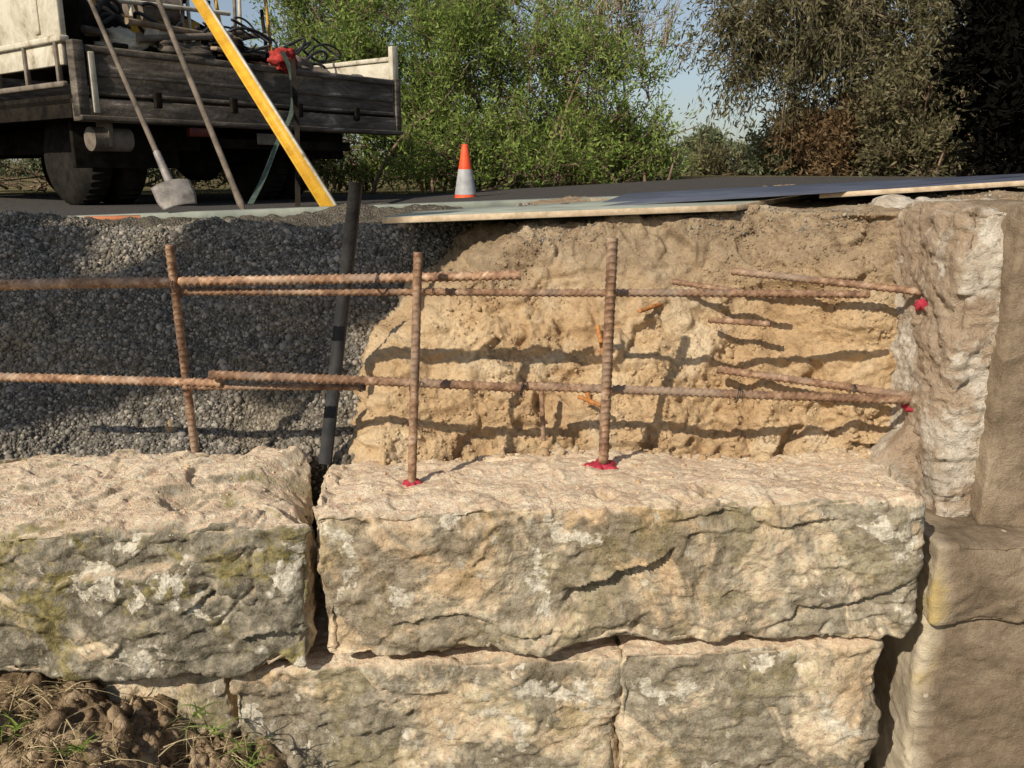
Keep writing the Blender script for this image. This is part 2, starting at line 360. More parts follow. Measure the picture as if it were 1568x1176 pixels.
def feat_left(V, nn):
    o = ledge(V, nn, [(20, 880), (90, 890), (180, 875), (260, 870), (340, 900)], -.02, .07)
    o += ledge(V, nn, [(60, 930), (95, 955), (130, 990)], .035, .05)
    o += pit(V, nn, 312, 905, .032, .055)+ledge(V, nn, [(280, 930), (330, 905), (380, 920)], .03, .03)
    o += crack(V, nn, [(390, 840), (385, 900), (330, 960)], .012)+ledge(V, nn, [(360, 975), (420, 960), (470, 980)], .03, .05)
    o += hump(V, nn, 280, 765, 2.08, .05, -.035)+hump(V, nn, 475, 720, 2.22, .10, -.12)+hump(V, nn, 470, 780, 2.0, .07, -.03)+hump(V, nn, 120, 700, 2.3, .3, .015)+hump(V, nn, 350, 740, 2.1, .03, -.03)
    return o+steps(V, nn, 73, 8, .012, 9)
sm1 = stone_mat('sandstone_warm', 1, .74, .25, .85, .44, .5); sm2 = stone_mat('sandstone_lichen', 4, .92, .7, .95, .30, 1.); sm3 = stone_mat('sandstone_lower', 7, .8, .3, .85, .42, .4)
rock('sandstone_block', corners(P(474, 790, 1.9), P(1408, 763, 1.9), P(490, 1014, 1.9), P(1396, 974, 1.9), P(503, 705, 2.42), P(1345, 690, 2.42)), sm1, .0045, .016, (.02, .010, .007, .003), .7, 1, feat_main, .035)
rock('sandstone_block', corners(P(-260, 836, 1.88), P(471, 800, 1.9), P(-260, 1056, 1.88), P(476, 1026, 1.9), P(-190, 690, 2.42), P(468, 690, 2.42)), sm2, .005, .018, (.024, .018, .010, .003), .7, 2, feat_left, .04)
rock('sandstone_block', corners(P(-1500, 850, 1.88), P(-268, 838, 1.88), P(-1500, 1080, 1.88), P(-265, 1060, 1.88), P(-1300, 690, 2.42), P(-200, 690, 2.42)), sm2, .012, .03, seed=12)
def low(a, b, top_l, top_r, seed, mat, Y=1.93, res=.006, am=(.014, .012, .008, .003)):
    A = P(a, top_l, Y); B = P(b, top_r, Y); A2 = A.copy(); B2 = B.copy(); A2[2] = B2[2] = -1.78
    rock('sandstone_block', corners(A, B, A2, B2, A+np.array([0, .47, 0]), B+np.array([0, .47, 0])), mat, res, .014, am, seed=seed)
low(95, 349, 1038, 1034, 21, sm3, 1.955, am=(.02, .018, .010, .004))
low(347, 950, 1032, 1005, 22, sm3, 1.93, am=(.02, .018, .010, .004))
low(952, 1354, 1003, 986, 23, sm3, 1.905)
low(-900, 90, 1070, 1050, 24, sm3, 1.95, .014)
# ------------------------------------------------------------------ bank + gravel
def ztop(x): return -.22+.055*(np.clip(x, -1, 2.3)+1)
def profile(W, Y1, x):
    zt = ztop(x)
    z = np.where(W < .12, -1.5+(.65)*W/.12, np.where(W < .72, -.85+(zt+.85)*(W-.12)/.6, zt))
    Y = np.where(W < .12, 2.44, np.where(W < .72, 2.44+(Y1-2.44)*(W-.12)/.6, Y1+(4.7-Y1)*((W-.72)/.28)**1.6))
    return Y, z
def smooth_rows(A, k):
    ker = np.hanning(k*2+3)[1:-1]; ker /= ker.sum()
    Pd = np.pad(A, ((0, 0), (k, k)), mode='edge'); return np.stack([np.convolve(r, ker, 'valid') for r in Pd])
def nrm_disp(V, d):
    dx = np.gradient(V, axis=0); dw = np.gradient(V, axis=1); n = np.cross(dx, dw); n /= np.linalg.norm(n, axis=2)[..., None]+1e-9
    return V+n*d[..., None]
nx, nw = 480, 250
xs = np.linspace(-1.1, 1.75, nx); X, W = np.meshgrid(xs, np.linspace(0, 1, nw)**1.0, indexing='ij')
Yb, Zb = profile(W, 2.78-.26*ss(.7, 1.12, X), X); Yg, Zg = profile(W, 3.35, X)
xb = np.interp(Zb, [-.9, -.6, -.4, -.17], [-.47, -.46, -.32, -.02])
mx = ss(0, 1, (X-xb+.06)/.14)
Y = (Yg+.10)*(1-mx)+Yb*mx; Z = Zb-(1-mx)*.07*(W > .7)
Y = smooth_rows(Y, 7); Z = smooth_rows(Z, 7)
V = np.stack([X, Y, Z], -1); q = V.reshape(-1, 3)
face = np.where(W < .72, 1.0, .45)
zf = ss(-.25, -.45, Z).ravel()
qa = q*np.array([1., 1, 1.3])
ro = .55+.45*ss(-.2, .4, vn(q*4, 91))
d = (.045*fbm(q*np.array([2.6, 2, 3.6]), 3, 40)+.034*facets(qa, 7, 41, .5)+.020*ro*(.5+.5*zf)*facets(qa, 17, 42, .5)+.011*ro*(.4+.6*zf)*facets(q, 38, 44, .5)+.004*fbm(q*60, 3, 43)+.006*vn(q*22, 45)-.018*ss(.35, .7, vn(q*13, 47))*zf).reshape(nx, nw)*face
gully = -.03*np.exp(-((X-.78+.08*vn(q*3, 8).reshape(nx, nw))/.03)**2)*ss(-.35, -.55, Z)
d = d+gully
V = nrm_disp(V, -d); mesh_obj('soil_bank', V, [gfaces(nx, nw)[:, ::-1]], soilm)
BK = V
nx, nw = 330, 210
xs = np.linspace(-3.4, .25, nx); X, W = np.meshgrid(xs, np.linspace(0, 1, nw), indexing='ij')
Yg, Zg = profile(W, 3.3, X); Yg = smooth_rows(Yg, 9); Zg = smooth_rows(Zg, 9)
Yg = Yg+.12*ss(-.35, -.15, X)*ss(-.40, -.55, Zg)
V = np.stack([X, Yg, Zg], -1); q = V.reshape(-1, 3)
d = (.05*fbm(q*2.6, 4, 50)+.014*fbm(q*14, 3, 51)).reshape(nx, nw)
V = nrm_disp(V, -d); mesh_obj('gravel_slope', V, [gfaces(nx, nw)[:, ::-1]], grb)
GV = V
t_ = (1+5**.5)/2
ICO = np.array([[-1, t_, 0], [1, t_, 0], [-1, -t_, 0], [1, -t_, 0], [0, -1, t_], [0, 1, t_], [0, -1, -t_], [0, 1, -t_], [t_, 0, -1], [t_, 0, 1], [-t_, 0, -1], [-t_, 0, 1]])/1.9
ICF = np.array([[0, 11, 5], [0, 5, 1], [0, 1, 7], [0, 7, 10], [0, 10, 11], [1, 5, 9], [5, 11, 4], [11, 10, 2], [10, 7, 6], [7, 1, 8], [3, 9, 4], [3, 4, 2], [3, 2, 6], [3, 6, 8], [3, 8, 9], [4, 9, 5], [2, 4, 11], [6, 2, 10], [8, 6, 7], [9, 8, 1]])
def stones(name, pts, size, mat, smooth=False):
    n = len(pts); q = R.normal(size=(n, 4)); q /= np.linalg.norm(q, axis=1)[:, None]; a, b, c, d = q.T
    Rm = np.stack([1-2*(c*c+d*d), 2*(b*c-a*d), 2*(b*d+a*c), 2*(b*c+a*d), 1-2*(b*b+d*d), 2*(c*d-a*b), 2*(b*d-a*c), 2*(c*d+a*b), 1-2*(b*b+c*c)], 1).reshape(n, 3, 3)
    T = ICO[None]*(1+.28*R.uniform(-1, 1, (n, 12, 1)))*R.uniform(.55, 1.25, (n, 1, 3))
    V = np.einsum('nij,nkj->nki', Rm, T)*size[:, None, None]+pts[:, None, :]
    F = (ICF[None]+12*np.arange(n)[:, None, None]).reshape(-1, 3)
    return mesh_obj(name, V, [F], mat, smooth=smooth)
def pick(G, n, cond=None, w0=.1, w1=1.0):
    a, b = G.shape[:2]; i = R.rand(n)*(a-1.01); j = (w0+(w1-w0)*R.rand(n))*(b-1.01); ii = i.astype(int); jj = j.astype(int)
    fi = (i-ii)[:, None]; fj = (j-jj)[:, None]
    p = G[ii, jj]*(1-fi)*(1-fj)+G[ii+1, jj]*fi*(1-fj)+G[ii, jj+1]*(1-fi)*fj+G[ii+1, jj+1]*fi*fj
    return p if cond is None else p[cond(p)]
gp = pick(GV, 95000, lambda p: (p[:, 0] > -.70*p[:, 1]-.08) & (p[:, 0] < .1) & ~((p[:, 0] > -.36) & (p[:, 2] < -.42)), .10, .82)
sz = np.exp(R.normal(math.log(.0052), .40, len(gp))).clip(.0025, .016)
stones('gravel', gp, sz, gr)
sp = pick(BK, 15000, lambda p: p[:, 0] > -.45, .12, .9); cl = vn(sp*7, 77) > -.05; sp = sp[cl]
stones('soil_crumbs', sp, np.exp(R.normal(math.log(.0034), .5, len(sp))).clip(.0015, .018), soilm, True)
tp = pick(BK, 5000, lambda p: (p[:, 2] > -.24), .66, .9); tp = tp[vn(tp*5, 3) > .1]
stones('spilled_gravel', tp, np.exp(R.normal(math.log(.0035), .3, len(tp))), gr)
bpy.context.view_layer.update()
def drop(n, x0, x1, y0, y1):
    out = []; dg = bpy.context.evaluated_depsgraph_get()
    for x, y in zip(R.uniform(x0, x1, n), R.uniform(y0, y1, n)):
        hit, loc, *_ = sc.ray_cast(dg, Vector((x, y, -.45)), Vector((0, 0, -1)))
        if hit and loc.z < -.6: out.append(loc[:])
    return np.array(out)
cp = drop(1500, -1.6, 1.1, 1.95, 2.46)
stones('sand_grains', cp, np.exp(R.normal(math.log(.0018), .5, len(cp))).clip(.001, .008), clod, True)
cp = drop(260, -.4, 1.15, 2.34, 2.47)
stones('fallen_clods', cp, np.exp(R.normal(math.log(.007), .5, len(cp))).clip(.003, .022), soilm, True)
# ------------------------------------------------------------------ ground, road
gx = np.sinh(np.linspace(-6.2, 6.2, 161))*1.2; gy = np.concatenate([np.linspace(-120, -4, 20), np.linspace(-3.5, 5, 70), 5+np.sinh(np.linspace(.1, 6, 60))*2])
GX, GY = np.meshgrid(gx, gy, indexing='ij'); up = ztop(GX)-.03
GZ = np.where(GY < 2.5, -1.72, np.where(GY < 3.7, -1.72+(up+1.72)*(GY-2.5)/1.2, up))
q = np.stack([GX, GY, GZ], -1)
grd = M('grassy_ground', .95, 0, .1); grd.col(grd.ramp(grd.noise(1.2, 5, .7), [(.2, (.10, .08, .04)), (.5, (.14, .12, .06)), (.8, (.26, .21, .12))])); grd.bump(grd.noise(20, 5), .8, .03)
mesh_obj('ground', q, [gfaces(len(gx), len(gy))], grd.m)
rx = np.concatenate([np.linspace(-60, -3, 20), np.linspace(-2.8, 3, 60), np.linspace(3.3, 60, 20)]); ry = np.linspace(4.75, 9.4, 12)
RX, RY = np.meshgrid(rx, ry, indexing='ij')
rd = M('asphalt', .9); rd.col(rd.ramp(rd.noise(70, 5, .7), [(.2, (.05, .048, .045)), (.8, (.11, .10, .09))])); rd.bump(rd.noise(150, 3), .6, .006)
mesh_obj('road', np.stack([RX, RY, ztop(RX)-.012], -1), [gfaces(len(rx), len(ry))], rd.m)
nx, ny = 280, 160
X, Yy = np.meshgrid(np.linspace(-2.6, -.2, nx), np.linspace(.9, 1.99, ny), indexing='ij')
Zm = np.interp(X, [-2.4, -1.25, -1.0, -.75, -.5, -.2], [-1.20, -1.245, -1.31, -1.43, -1.55, -1.78])-.35*np.clip(1.75-Yy, 0, 1)
q = np.stack([X, Yy, Zm], -1); d = (.05*fbm(q.reshape(-1, 3)*6, 4, 60)+.05*facets(q.reshape(-1, 3), 14, 61)+.022*facets(q.reshape(-1, 3), 34, 63)+.006*fbm(q.reshape(-1, 3)*60, 2, 62)).reshape(nx, ny)
q[..., 2] += d; DM = q; mesh_obj('dirt_mound', q, [gfaces(nx, ny)], dirt)
mp_ = pick(DM, 3200, None, 0, 1); stones('dirt_clods', mp_, np.exp(R.normal(math.log(.010), .6, len(mp_))).clip(.003, .045), dirt, True)
def blades(name, roots, n_per, L, wd, mat, lean=.6, up=1.0, seg=4):
    n = len(roots)*n_per; r = np.repeat(roots, n_per, 0)+R.normal(0, .012, (n, 3))*np.array([1, 1, .1])
    d = R.normal(0, lean, (n, 3)); d[:, 2] = up*R.uniform(.3, 1, n); d /= np.linalg.norm(d, axis=1)[:, None]
    l = L*R.uniform(.4, 1.3, n); side = np.cross(d, R.normal(size=(n, 3))); side /= np.linalg.norm(side, axis=1)[:, None]
    t = np.linspace(0, 1, seg); bend = R.uniform(.2, .7, n)
    c_ = r[:, None]+d[:, None]*(l[:, None]*t)[..., None]; c_[..., 2] -= bend[:, None]*l[:, None]*t**2
    ww = (wd*(1-t*.85))[None, :, None]*side[:, None]
    V = np.stack([c_-ww, c_+ww], 2).reshape(-1, 3)
    k = np.arange(seg-1)*2; F = np.stack([k, k+1, k+3, k+2], 1); F = (F[None]+(np.arange(n)*seg*2)[:, None, None]).reshape(-1, 4)
    return mesh_obj(name, V, [F], mat)
rt = pick(DM, 3000, lambda p: (p[:, 1] > 1.2) & (p[:, 0] < -.45)); rt = rt[vn(rt*7, 8) > .12]
blades('dry_grass', rt, 7, .12, .0015, straw, .9, .4)
gt = np.array([P(300, 1090, 1.84), P(370, 1145, 1.80), P(330, 1120, 1.82), P(20, 1120, 1.7), P(390, 1168, 1.78), P(120, 1150, 1.7)])
blades('green_weed', gt, 14, .08, .0026, lf_green, .7)
# ------------------------------------------------------------------ rebar
def rebar(a, b, r=.0118, sag=0, name='reinforcing_bar', mat=None, parent=None, pitch=.0175):
    a = np.array(a, float); b = np.array(b, float); Ln = np.linalg.norm(b-a); n = int(Ln/.0026); seg = 14
    t = np.linspace(0, 1, n); pts = a+(b-a)*t[:, None]; pts[:, 2] += -sag*np.sin(t*math.pi); pts += .002*np.stack([vn(np.stack([t*Ln*3, t*0, t*0], 1), int(Ln*1000)+k) for k in range(3)], 1)
    T = (b-a)/Ln; upv = np.array([0, 0, 1.]) if abs(T[2]) < .8 else np.array([0, 1., 0]); A = np.cross(T, upv); A /= np.linalg.norm(A); B = np.cross(T, A)
    th = np.arange(seg)*2*math.pi/seg+.3; s = t*Ln
    ph = (s[:, None]+.012*np.sin(th)[None, :])/pitch; rib = np.clip(np.cos(ph*2*math.pi)-.15, 0, 1)**.7*.0038*(r/.0118)*np.clip(1.2-np.abs(np.cos(th))**8, 0, 1)
    rad = r*.90+rib+.0014*(np.abs(np.cos(th)) > .93)[None, :]; rad = rad*(1+.02*R.rand(n, 1))
    V = pts[:, None]+rad[..., None]*(A*np.cos(th)[:, None]+B*np.sin(th)[:, None])[None]
    i = np.arange(n-1)[:, None]*seg; j = np.arange(seg)[None, :]; k = (j+1) % seg
    F = np.stack([(i+j).ravel(), (i+k).ravel(), (i+seg+k).ravel(), (i+seg+j).ravel()], 1)
    VV = np.concatenate([V.reshape(-1, 3), pts[:1], pts[-1:]]); jj = np.arange(seg); kk = (jj+1) % seg
    return mesh_obj(name, VV, [F, np.stack([jj*0+n*seg, kk, jj], 1), np.stack([jj*0+n*seg+1, (n-1)*seg+jj, (n-1)*seg+kk], 1)], mat or rust, parent=parent)
rebar(P(260, 375, 2.25), P(299, 690, 2.35), .0108)
rebar(P(641, 385, 2.17), P(630, 738, 2.13), .0108)
rebar(P(937, 364, 2.21), P(924, 708, 2.23), .0132)
yh = 2.285
rebar(P(-60, 437, yh+.02), P(266, 432, yh+.02), .0140, mat=rustp); rebar(P(276, 432, yh-.02), P(798, 421, yh-.03), .0125, mat=rustp)
rebar(P(276, 446, yh), P(1331, 451, yh-.02), .0102)
rebar(P(1120, 415, 2.58), P(1425, 448, 2.35), .0108)
rebar(P(-60, 575, yh+.03), P(340, 587, yh), .0120, mat=rustp); rebar(P(322, 573, yh-.02), P(802, 594, yh-.03), .0124)
rebar(P(280, 592, yh), P(560, 593, yh+.015), .009)
rebar(P(795, 592, yh-.01), P(1405, 613, 2.31), .0118)
rebar(P(1098, 566, 2.50), P(1408, 609, 2.35), .0116)
rebar(P(1030, 432, 2.58), P(1190, 455, 2.48), .009); rebar(P(1085, 490, 2.54), P(1180, 496, 2.46), .009)
rebar(P(900, 600, 2.5), P(912, 650, 2.5), .006, mat=rusto, name='rusty_dowel'); rebar(P(828, 590, 2.44), P(832, 675, 2.42), .006, name='rusty_dowel')
rebar(P(978, 476, 2.52), P(1032, 458, 2.66), .006, mat=rusto, name='rusty_dowel'); rebar(P(915, 500, 2.56), P(925, 545, 2.46), .006, mat=rusto, name='rusty_dowel')
rebar(P(885, 608, 2.44), P(920, 622, 2.40), .006, mat=rusto, name='rusty_dowel')
acc = Acc()
for (u, v, Yy_) in [(266, 436, 2.27), (639, 436, 2.23), (934, 446, 2.24), (290, 583, 2.30), (634, 590, 2.22), (928, 598, 2.24), (578, 430, 2.26), (555, 588, 2.27), (800, 593, 2.26), (1305, 600, 2.38), (1130, 605, 2.27)]:
    c_ = P(u, v, Yy_)
    for k in range(2):
        th = np.linspace(0, 2*math.pi, 18); tl = R.uniform(-.5, .5)
        pts = c_+np.stack([.006*np.sin(th+k)+tl*.01*np.cos(th), .022*np.cos(th), .021*np.sin(th)], 1)
        acc.add(*tube(pts, .0013, 5, False))
    acc.add(*tube(np.array([c_+[0, -.020, 0], c_+[.006, -.028, -.006], c_+[.003, -.03, -.014]]), .0011, 5))
acc.obj('tie_wire', darkst)
def splat(name, c_, r, nrmv, seed):
    n = 36; th = np.linspace(0, 2*math.pi, n, endpoint=False); rr_ = np.array([.0, .5, .85, 1.0]); hh = np.array([.006, .005, .003, -.006])
    nv = np.array(nrmv, float); nv /= np.linalg.norm(nv); a = np.cross(nv, [0, .3, 1.] if abs(nv[2]) < .8 else [0, 1., 0]); a /= np.linalg.norm(a); b = np.cross(nv, a)
    V = []
    for q_, h_ in zip(rr_, hh):
        w_ = r*q_*(1+.6*vn(np.stack([np.cos(th)*2.5+seed, np.sin(th)*2.5, th*0], 1), seed))
        V.append(c_+w_[:, None]*(a*np.cos(th)[:, None]*1.25+b*np.sin(th)[:, None])+nv*h_)
    i = np.arange(3)[:, None]*n; j = np.arange(n)[None, :]; k = (j+1) % n
    F = np.stack([(i+j).ravel(), (i+k).ravel(), (i+n+k).ravel(), (i+n+j).ravel()], 1)
    mesh_obj(name, np.concatenate(V), [F], redm)
bpy.context.view_layer.update()
def surf(x, y):
    hit, loc, *_ = sc.ray_cast(bpy.context.evaluated_depsgraph_get(), Vector((x+.03, y-.03, -.5)), Vector((0, 0, -1))); return np.array([x, y, loc.z])
p2 = P(630, 728, 2.13); p3 = P(924, 700, 2.23)
splat('red_epoxy_collar', surf(p2[0], 2.13)+[0, 0, .003], .017, (0, -.2, 1), 1); splat('red_epoxy_collar', surf(p3[0]-.01, 2.23)+[0, 0, .003], .030, (0, -.2, 1), 2)
# steel angle post
a = P(505, 712, 2.41); b = P(553, 280, 2.52); ax = (b-a)/np.linalg.norm(b-a)
n1 = np.cross(ax, [0, 1, 0]); n1 /= np.linalg.norm(n1); n2 = np.cross(ax, n1)
acc = Acc(); tk = .004; wd = .034
prof = np.array([[0, 0], [wd, 0], [wd, tk], [tk, tk], [tk, wd], [0, wd]])
sgn = 1. if n2[1] > 0 else -1.
V = np.concatenate([p0+prof[:, :1]*n1+prof[:, 1:]*(n2*sgn) for p0 in (a, b)])
F = np.array([[k, (k+1) % 6, (k+1) % 6+6, k+6] for k in range(6)]); F2 = np.array([[0, 1, 2, 3], [0, 3, 4, 5], [6, 9, 8, 7], [6, 11, 10, 9]])
acc.add(V, [F, F2]); acc.obj('steel_angle_post', darkst, False)
# ------------------------------------------------------------------ concrete pier
def boxc(x0, x1, y0, y1, z0, z1, dxb=0):
    return [(x0+dxb, y0, z0), (x0, y0, z1), (x0+dxb, y1, z0), (x0, y1, z1), (x1, y0, z0), (x1, y0, z1), (x1, y1, z0), (x1, y1, z1)]
pe = bpy.data.objects.new('concrete_pier', None); sc.collection.objects.link(pe)
def adopt(o, nm): o.name = nm; o.parent = pe
A = P(1432, 765, 2.18)
adopt(rock('x', boxc(1.125, A[0]+.9, 2.14, 2.75, P(0, 855, 2.1)[2], -.082, .01), conc, .0055, .022, amp=(.018, .012, .010, .005), top_amp=.6, seed=31, chip=.045, f=(7, 20)), 'rough_upper')
B_ = P(1506, 700, 2.09)
adopt(rock('x', boxc(B_[0]+.01, B_[0]+.9, 2.085, 2.5, P(0, 850, 2.1)[2], -.075), pierm('smooth_render', .85), .008, .008, amp=(.008, .005, .003, .0015), seed=33, chip=.012), 'smooth_face')
C_ = P(1422, 850, 2.0)
adopt(rock('x', boxc(C_[0]+.0, C_[0]+1., 1.955, 2.6, P(0, 950, 1.96)[2]-.01, P(0, 835, 1.96)[2]), pier, .007, .012, amp=(.010, .008, .005, .002), seed=34, chip=.025), 'middle_course')
D_ = P(1428, 960, 1.97)
adopt(rock('x', boxc(D_[0]-.01, D_[0]+1., 1.985, 2.6, -1.78, P(0, 945, 1.98)[2], -.01), pier, .007, .02, amp=(.010, .006, .004, .0015), seed=35, chip=.02), 'lower_shaft')
rock('mortar_haunch', [tuple(P(1290, 745, 2.30)), tuple(P(1330, 705, 2.34)), tuple(P(1290, 745, 2.5)), tuple(P(1310, 690, 2.5)), tuple(P(1440, 780, 2.22)), tuple(P(1425, 625, 2.26)), tuple(P(1440, 780, 2.5)), tuple(P(1425, 600, 2.5))], conc, .005, .02, amp=(.02, .014, .010, .004), seed=37)
bpy.context.view_layer.update()
for (u, v, s_) in ((1412, 466, 3), (1400, 620, 4)):
    hit, loc, nn_, *_ = sc.ray_cast(bpy.context.evaluated_depsgraph_get(), Vector((1.0, 2.33, P(u, v, 2.33)[2])), Vector((1, 0, 0)))
    if hit: splat('red_epoxy_collar', np.array(loc)-[.004, 0, 0], .019, (-1, -.35, 0), s_)
# ------------------------------------------------------------------ plywood and edge boards
ply = plain('form_ply_face', (.05, .056, .078), (.095, .103, .13), 5, .5, 0, .1, .001)
plyg = plain('weathered_ply', (.19, .205, .175), (.31, .33, .27), 6, .8)
plye = plain('ply_edge', (.36, .27, .17), (.58, .46, .32), 25, .8)
orng = plain('orange_board', (.40, .13, .05), (.50, .22, .12), 10, .7)
def board(name, quad, th, mt, me_):
    q = np.array(quad, float); lo = q-[0, 0, th]; V = np.concatenate([q, lo])
    F = np.array([[0, 1, 2, 3], [7, 6, 5, 4]]); S_ = np.array([[0, 4, 5, 1], [1, 5, 6, 2], [2, 6, 7, 3], [3, 7, 4, 0]])
    o = mesh_obj(name, V, [F, S_], [mt, me_], [0, 1], smooth=False); b = o.modifiers.new('bevel', 'BEVEL'); b.width = .0015; b.segments = 1
board('plywood_sheet', [P(585, 333, 2.78), P(1128, 313, 2.70), P(1290, 287, 3.6), P(640, 323, 3.9)], .02, plyg, plye)
board('plywood_sheet', [P(905, 316, 2.95), P(1275, 294, 2.80), P(1640, 262, 3.3), P(960, 296, 4.3)], .004, ply, ply)
board('plywood_sheet', [P(1255, 296, 2.84), P(1700, 268, 2.7), P(1750, 255, 3.4), P(1290, 285, 3.5)], .017, ply, plye)
board('formwork_board', [P(60, 334, 4.2), P(980, 300, 4.45), P(980, 298.5, 4.5), P(60, 332, 4.25)], .04, plyg, plyg)
board('formwork_board', [P(128, 333, 4.15), P(215, 331, 4.12), P(215, 329, 4.16), P(128, 331, 4.2)], .02, orng, orng)
# ------------------------------------------------------------------ traffic cone
cb = P(713, 308, 7.0); cone_o = plain('cone_orange', (.70, .07, .02), (.82, .12, .04), 6, .5); cone_w = plain('cone_band', (.30, .30, .30), (.46, .46, .46), 9, .4)
ce = bpy.data.objects.new('traffic_cone', None); ce.location = cb; sc.collection.objects.link(ce)
H_ = .44
def cr(t): return .092*(1-t)+.024*t
def cseg(nm, t0, t1, mt, k=0): cyl_obj(nm, (0, 0, H_*t0), (0, 0, H_*t1), 1, mt, ce, 32, [(0, cr(t0)+k), (1, cr(t1)+k)])
cseg('lower_body', .03, .12, cone_o); cseg('reflective_band', .12, .56, cone_w, .002); cseg('upper_body', .56, .97, cone_o); cyl_obj('tip', (0, 0, H_*.97), (0, 0, H_), 1, cone_o, ce, 32, [(0, cr(.97)), (.6, cr(.98)), (1, .015)])
box_obj('base', (0, 0, .008), (.25, .25, .022), cone_o, ce, bev=.008)
# ------------------------------------------------------------------ truck
corner = P(120, 185, 5.5); TZ = corner[2]
tr = bpy.data.objects.new('flatbed_truck', None); sc.collection.objects.link(tr)
tr.location = (corner[0], 5.5, TZ); tr.rotation_euler = (0, 0, math.atan2(.793, .609))
alu = M('grimy_tailgate', .75, .1); ac = alu.ramp(alu.noise(2.5, 5, .75, .5, alu.stretch(1, 1, 5)), [(.2, (.04, .033, .025)), (.5, (.10, .082, .062)), (.75, (.18, .15, .12)), (.92, (.40, .35, .29))]); alu.col(ac); alu.bump(alu.noise(40, 4), .4, .004); alu = alu.m
cream = M('dirty_cream_paint', .6); c1 = cream.ramp(cream.noise(4, 5, .8, .4), [(.15, (.20, .15, .10)), (.38, (.44, .39, .29)), (.7, (.60, .55, .44))]); cream.col(c1); cream = cream.m
blk = plain('chassis_black', (.010, .009, .008), (.028, .023, .018), 9, .92)
tyre = plain('tyre_rubber', (.014, .013, .012), (.03, .027, .023), 12, .92)
tank = plain('dusty_metal', (.10, .08, .06), (.22, .18, .14), 9, .7)
Wd = 2.78
def tb(nm, x0, x1, y0, y1, z0, z1, mt, bev=.006): return box_obj(nm, ((x0+x1)/2, (y0+y1)/2, (z0+z1)/2), (x1-x0, y1-y0, z1-z0), mt, tr, None, bev)
LB = 4.0
tb('tray_floor', .0, Wd, .03, LB, .10, .16, blk)
tb('rear_beam', 0, Wd, -.02, .06, .0, .14, alu); tb('rear_beam_lip', 0, Wd, -.05, -.015, .005, .035, alu)
tb('tailgate_panel', .10, Wd-.07, .0, .025, .155, .42, alu); tb('tailgate_top_rail', .08, Wd-.05, -.02, .035, .405, .45, alu, .012)
tb('tailgate_mid_rib', .10, Wd-.07, -.014, .0, .27, .30, alu); tb('tailgate_low_rib', .10, Wd-.07, -.016, .0, .16, .185, alu)
tb('corner_post', .0, .07, -.03, .05, .02, .47, alu); tb('corner_strip', .09, .13, -.035, -.01, .05, .41, cream); tb('corner_post_far', Wd-.06, Wd, -.03, .05, .02, .46, alu)
for k in range(4):
    x = .5+k*.58; tb('hinge_%d' % (k+1), x, x+.05, -.045, -.012, .10, .20, blk)
tb('side_panel', -.02, .02, .06, LB, .50, 1.15, cream); tb('side_lower_panel', -.012, .018, .08, LB, .33, .46, cream); tb('side_top_rail', -.035, .035, .05, LB, 1.15, 1.2, cream, .01)
tb('side_rail_mid', -.035, .03, .05, LB, .46, .50, cream, .01); tb('side_rail_low', -.04, .0, .06, LB, .20, .235, tank, .01); tb('side_beam', .0, .06, .07, LB, .02, .14, blk)
for k in range(9): tb('side_stake_%d' % (k+1), -.03, .0, .12+k*.42, .15+k*.42, .23, .50, tank, .004)
for k in range(5): tb('side_rib_%d' % (k+1), -.03, -.018, .3+k*.75, .36+k*.75, .52, 1.14, cream, .006)
tb('far_side_panel', Wd-.04, Wd-.005, .06, LB, .16, .60, cream); tb('far_side_rail', Wd-.055, Wd+.01, .05, LB, .60, .64, cream, .01); tb('far_side_post', Wd-.06, Wd+.01, .0, .05, .16, .72, cream, .006)
tb('headboard', .02, Wd-.02, LB-.04, LB, .16, 1.3, alu)
for x in (.85, 1.75): tb('chassis_rail_%d' % int(x*10), x, x+.08, .15, 6.2, -.16, .04, blk)
for k in range(5): tb('cross_member_%d' % (k+1), .1, Wd-.1, .25+k*.8, .31+k*.8, .04, .10, blk)
tb('rear_mudguard', .1, .85, .30, .34, -.28, .06, blk); tb('rear_mudguard_far', 1.75, 2.4, .30, .34, -.20, .06, blk)
zr = ztop(-1.0)-.012-TZ; wr = .335
def wheel(nm, x0, y, wd=.22):
    rg = [(0, .16), (0, .22), (.04, wr-.06), (.1, wr-.02), (.2, wr), (.8, wr), (.9, wr-.02), (.96, wr-.06), (1, .22), (1, .16)]
    cyl_obj(nm+'_tyre', (x0, y, zr+wr), (x0+wd, y, zr+wr), 1, tyre, tr, 40, rg)
    cyl_obj(nm+'_rim', (x0+.03, y, zr+wr), (x0+wd-.03, y, zr+wr), 1, tank, tr, 32, [(0, .05), (.0, .10), (.12, .2), (.88, .2), (1, .1), (1, .05)])
    acc = Acc()
    for k in range(36):
        a = k*math.pi/18; ca, sa = math.cos(a-math.pi/2), math.sin(a-math.pi/2)
        acc.add(*boxv((x0+wd/2, y+math.cos(a)*wr, zr+wr+math.sin(a)*wr), (wd*.6, .022, .012), [[1, 0, 0], [0, ca, -sa], [0, sa, ca]]))
    acc.obj(nm+'_tread', tyre, False, tr)
wheel('rear_outer', .28, .85); wheel('rear_inner', .54, .85); wheel('far_inner', 1.80, .85); wheel('far_outer', 2.06, .85)
wheel('front_near', .35, 4.9); wheel('front_far', 2.1, 4.9)
cyl_obj('axle', (.5, .85, zr+wr), (2.2, .85, zr+wr), .05, blk, tr); cyl_obj('differential', (1.1, .75, zr+wr), (1.5, .75, zr+wr), 1, blk, tr, 24, [(0, .07), (.3, .17), (.7, .17), (1, .07)])
